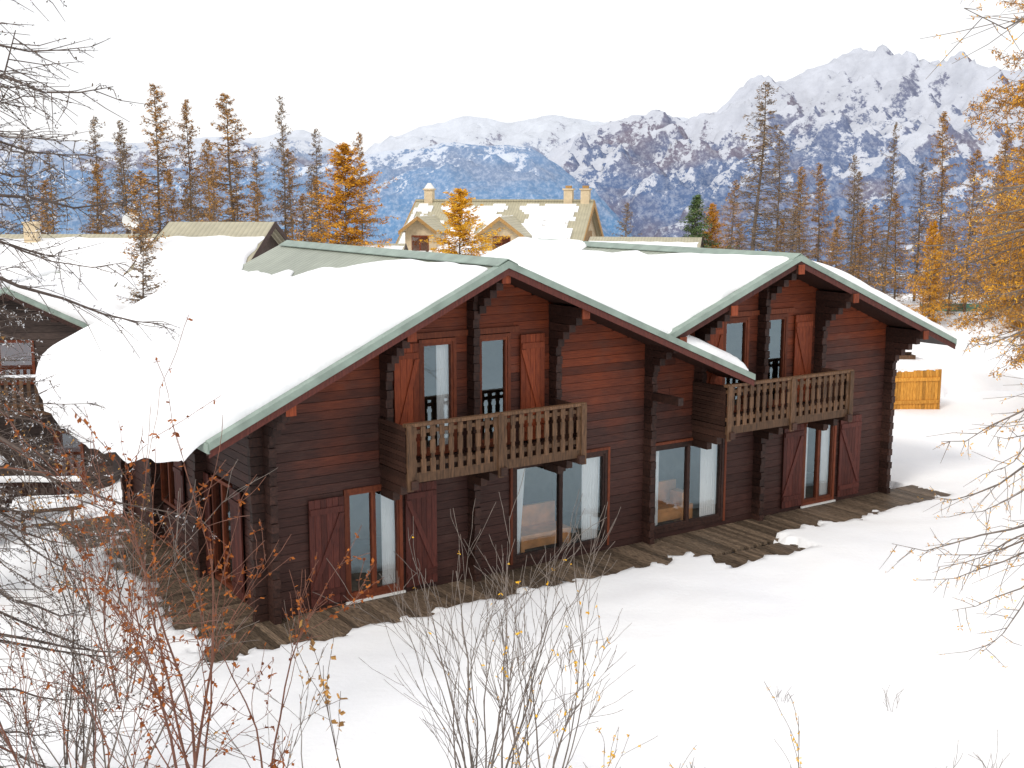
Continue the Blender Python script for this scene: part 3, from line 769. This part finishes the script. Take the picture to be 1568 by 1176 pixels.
def near(seed,name,x,y,H,Rr,mats,nb,ntw,nq,qs,droop,start,knob=True,tw_r=.006,br=.022,pw=.45,up=0.):
    m=conifer(seed,H,Rr,nb,ntw,nq,qs,droop,start,tw_r,br,knob,pw=pw,trunk_r=.16,up=up)
    m.build(name,mats,None,False,(x,y,gz0(x,y)-.1))
near(31,'bare_larch_tree',-5.95,12.2,17,2.4,[M_BARK,L_DARKB,L_SNOWB],200,18,6,.035,1.0,.04,2,pw=.3)
near(37,'bare_larch_tree',-10.4,20.5,17,3.0,[M_BARK,L_DARKB,L_SNOWB],140,18,7,.05,1.0,.05,2,tw_r=.009,pw=.3)
near(41,'golden_larch_tree',7.75,15.5,17,2.9,[M_BARKG,L_ORANGE,L_YELLOW],120,17,3,.045,1.3,.12,2,pw=.3)
near(43,'golden_larch_tree',14.7,30,19,3.6,[M_BARKF,L_ORANGE,L_RUST],230,20,9,.10,1.0,.2,2,tw_r=.01,pw=.35)
near(47,'golden_larch_tree',18.9,41,17,4.0,[M_BARKF,L_RUST,L_ORANGE],230,20,9,.13,1.0,.14,2,tw_r=.012,pw=.5)

# ------------------------------------------------------------------ shrubs and stems
def grow(m,rr,p,d,L,r,lev,up,leaf,ang=.6,ns=6,nch=4,leafs=.03,lprob=.5):
    P=p.copy(); d=d.normalized(); nodes=[]
    for k in range(ns):
        d=(d+Vector((rr.gauss(0,.09),rr.gauss(0,.09),rr.gauss(0,.06)+up))).normalized()
        Q=P+d*L/ns; ra=max(.0032,r*(1-.7*k/ns)); rb_=max(.0025,r*(1-.7*(k+1)/ns))
        m.tube(P,Q,ra,rb_,4 if lev>1 else 3,0); nodes.append((P,Q,d.copy(),ra)); P=Q
    if lev>0:
        for c in range(nch):
            k=rr.randrange(1,ns); a,b,dd,ra=nodes[k]; pp=a.lerp(b,rr.random())
            ax=Vector((rr.gauss(0,1),rr.gauss(0,1),rr.gauss(0,1))).normalized()
            nd=(dd+ax*ang).normalized()
            grow(m,rr,pp,nd,L*rr.uniform(.3,.6),ra*.6,lev-1,up,leaf,ang,max(3,ns-1),max(2,nch-1),leafs,lprob)
    if leaf and lev<=1:
        for a,b,dd,ra in nodes:
            if rr.random()<lprob:
                pp=a.lerp(b,rr.random())
                for _ in range(rr.choice((1,2,3,4))):
                    v1=Vector((rr.gauss(0,1),rr.gauss(0,1),rr.gauss(0,1)-.4)).normalized()*leafs*rr.uniform(.6,1.4); v2=Vector((rr.gauss(0,1),rr.gauss(0,1),rr.gauss(0,1))).normalized()*leafs*.4
                    m.face([pp,pp+v1*.5+v2,pp+v1,pp+v1*.5-v2],1,rr.random())
def shrub(name,seed,x,y,n,H,spread,r,mats,leaf,lev=2,up=.02,rad=.15,nch=4,leafs=.03,lprob=.5,lean=(0,0),ang=.6):
    rr=random.Random(seed); m=MB(); z=gz0(x,y)-.05
    for i in range(n):
        a=rr.uniform(0,6.28); q=rr.uniform(0,rad)
        d=Vector((math.cos(a)*spread*rr.random()+lean[0],math.sin(a)*spread*rr.random()+lean[1],1))
        grow(m,rr,Vector((math.cos(a)*q,math.sin(a)*q,0)),d,H*rr.uniform(.7,1.1),r*rr.uniform(.7,1.2),lev,up,leaf,ang,8,nch,leafs,lprob)
    return m.build(name,mats,None,False,(x,y,z))
shrub('bare_shrub',3,-.35,12.6,13,2.6,.5,.013,[M_BARKG,L_YELLOW],True,2,.03,.3,5,.03,.015,ang=.5)
shrub('bare_shrub',4,.4,12.2,7,2.2,.4,.011,[M_BARKG,L_YELLOW],True,2,.03,.25,5,.04,.05,ang=.5)
shrub('rowan_shrub',8,-2.75,9.3,5,3.3,.22,.016,[M_STEMR,L_BERRY],True,2,-.005,.15,6,.04,.5,lean=(.03,.02),ang=.8)
shrub('rowan_shrub',9,-2.2,10.0,2,3.0,.30,.013,[M_STEMR,L_BERRY],True,2,.0,.2,5,.04,.4,lean=(.0,.02),ang=.75)
shrub('rowan_shrub',10,-3.9,9.4,4,2.2,.35,.012,[M_STEMR,L_BERRY],True,2,.01,.3,4,.03,.22,ang=.6)
shrub('rowan_shrub',11,-3.0,8.2,4,1.6,.35,.009,[M_STEMR,L_BERRY],True,1,.02,.4,4,.03,.2,ang=.6)
shrub('thorn_shrub',12,-4.1,10.5,9,2.6,.5,.012,[M_BARKG,L_DARKB],True,2,.01,.5,5,.022,.25,ang=.7)
shrub('thorn_shrub',13,-2.0,10.2,3,1.7,.35,.009,[M_BARKG,L_RUST],True,2,.01,.3,4,.028,.12,ang=.6)
shrub('thorn_shrub',14,-7.6,20.5,9,3.2,.5,.016,[M_BARK,L_RUST],True,2,.01,.5,5,.05,.25,ang=.7)
shrub('thorn_shrub',15,-5.9,16.8,7,2.8,.5,.015,[M_STEMR,L_BERRY],True,2,.01,.5,5,.045,.3,ang=.7)
shrub('thorn_shrub',18,-5.6,14.0,8,2.6,.6,.013,[M_BARK,L_DARKB],True,2,.01,.5,5,.03,.25,ang=.7)
shrub('dry_weed',16,-1.45,9.4,1,2.0,.05,.009,[M_BARK,L_RUST],True,1,.0,.02,5,.06,.5,ang=.35)
shrub('dry_weed',17,2.65,9.8,1,1.35,.05,.007,[M_BARKG,L_YELLOW],True,1,.04,.02,4,.03,.5,ang=.25)
for k,(x,y,h) in enumerate(((4.0,16.5,.35),(5.6,16.2,.4),(6.1,13.9,.5),(3.4,12.6,.5),(2.2,13,.4),(5.1,12.9,.5),(6.3,12.5,.6),(.2,11.6,1.1),(.9,11.6,.9),(1.9,12.3,.6))):
    shrub('dry_grass_tuft',60+k,x,y,5,h,.4,.004,[M_BARKG,L_YELLOW],k>6,1,.0,.08,2,.03,.4,ang=.4)
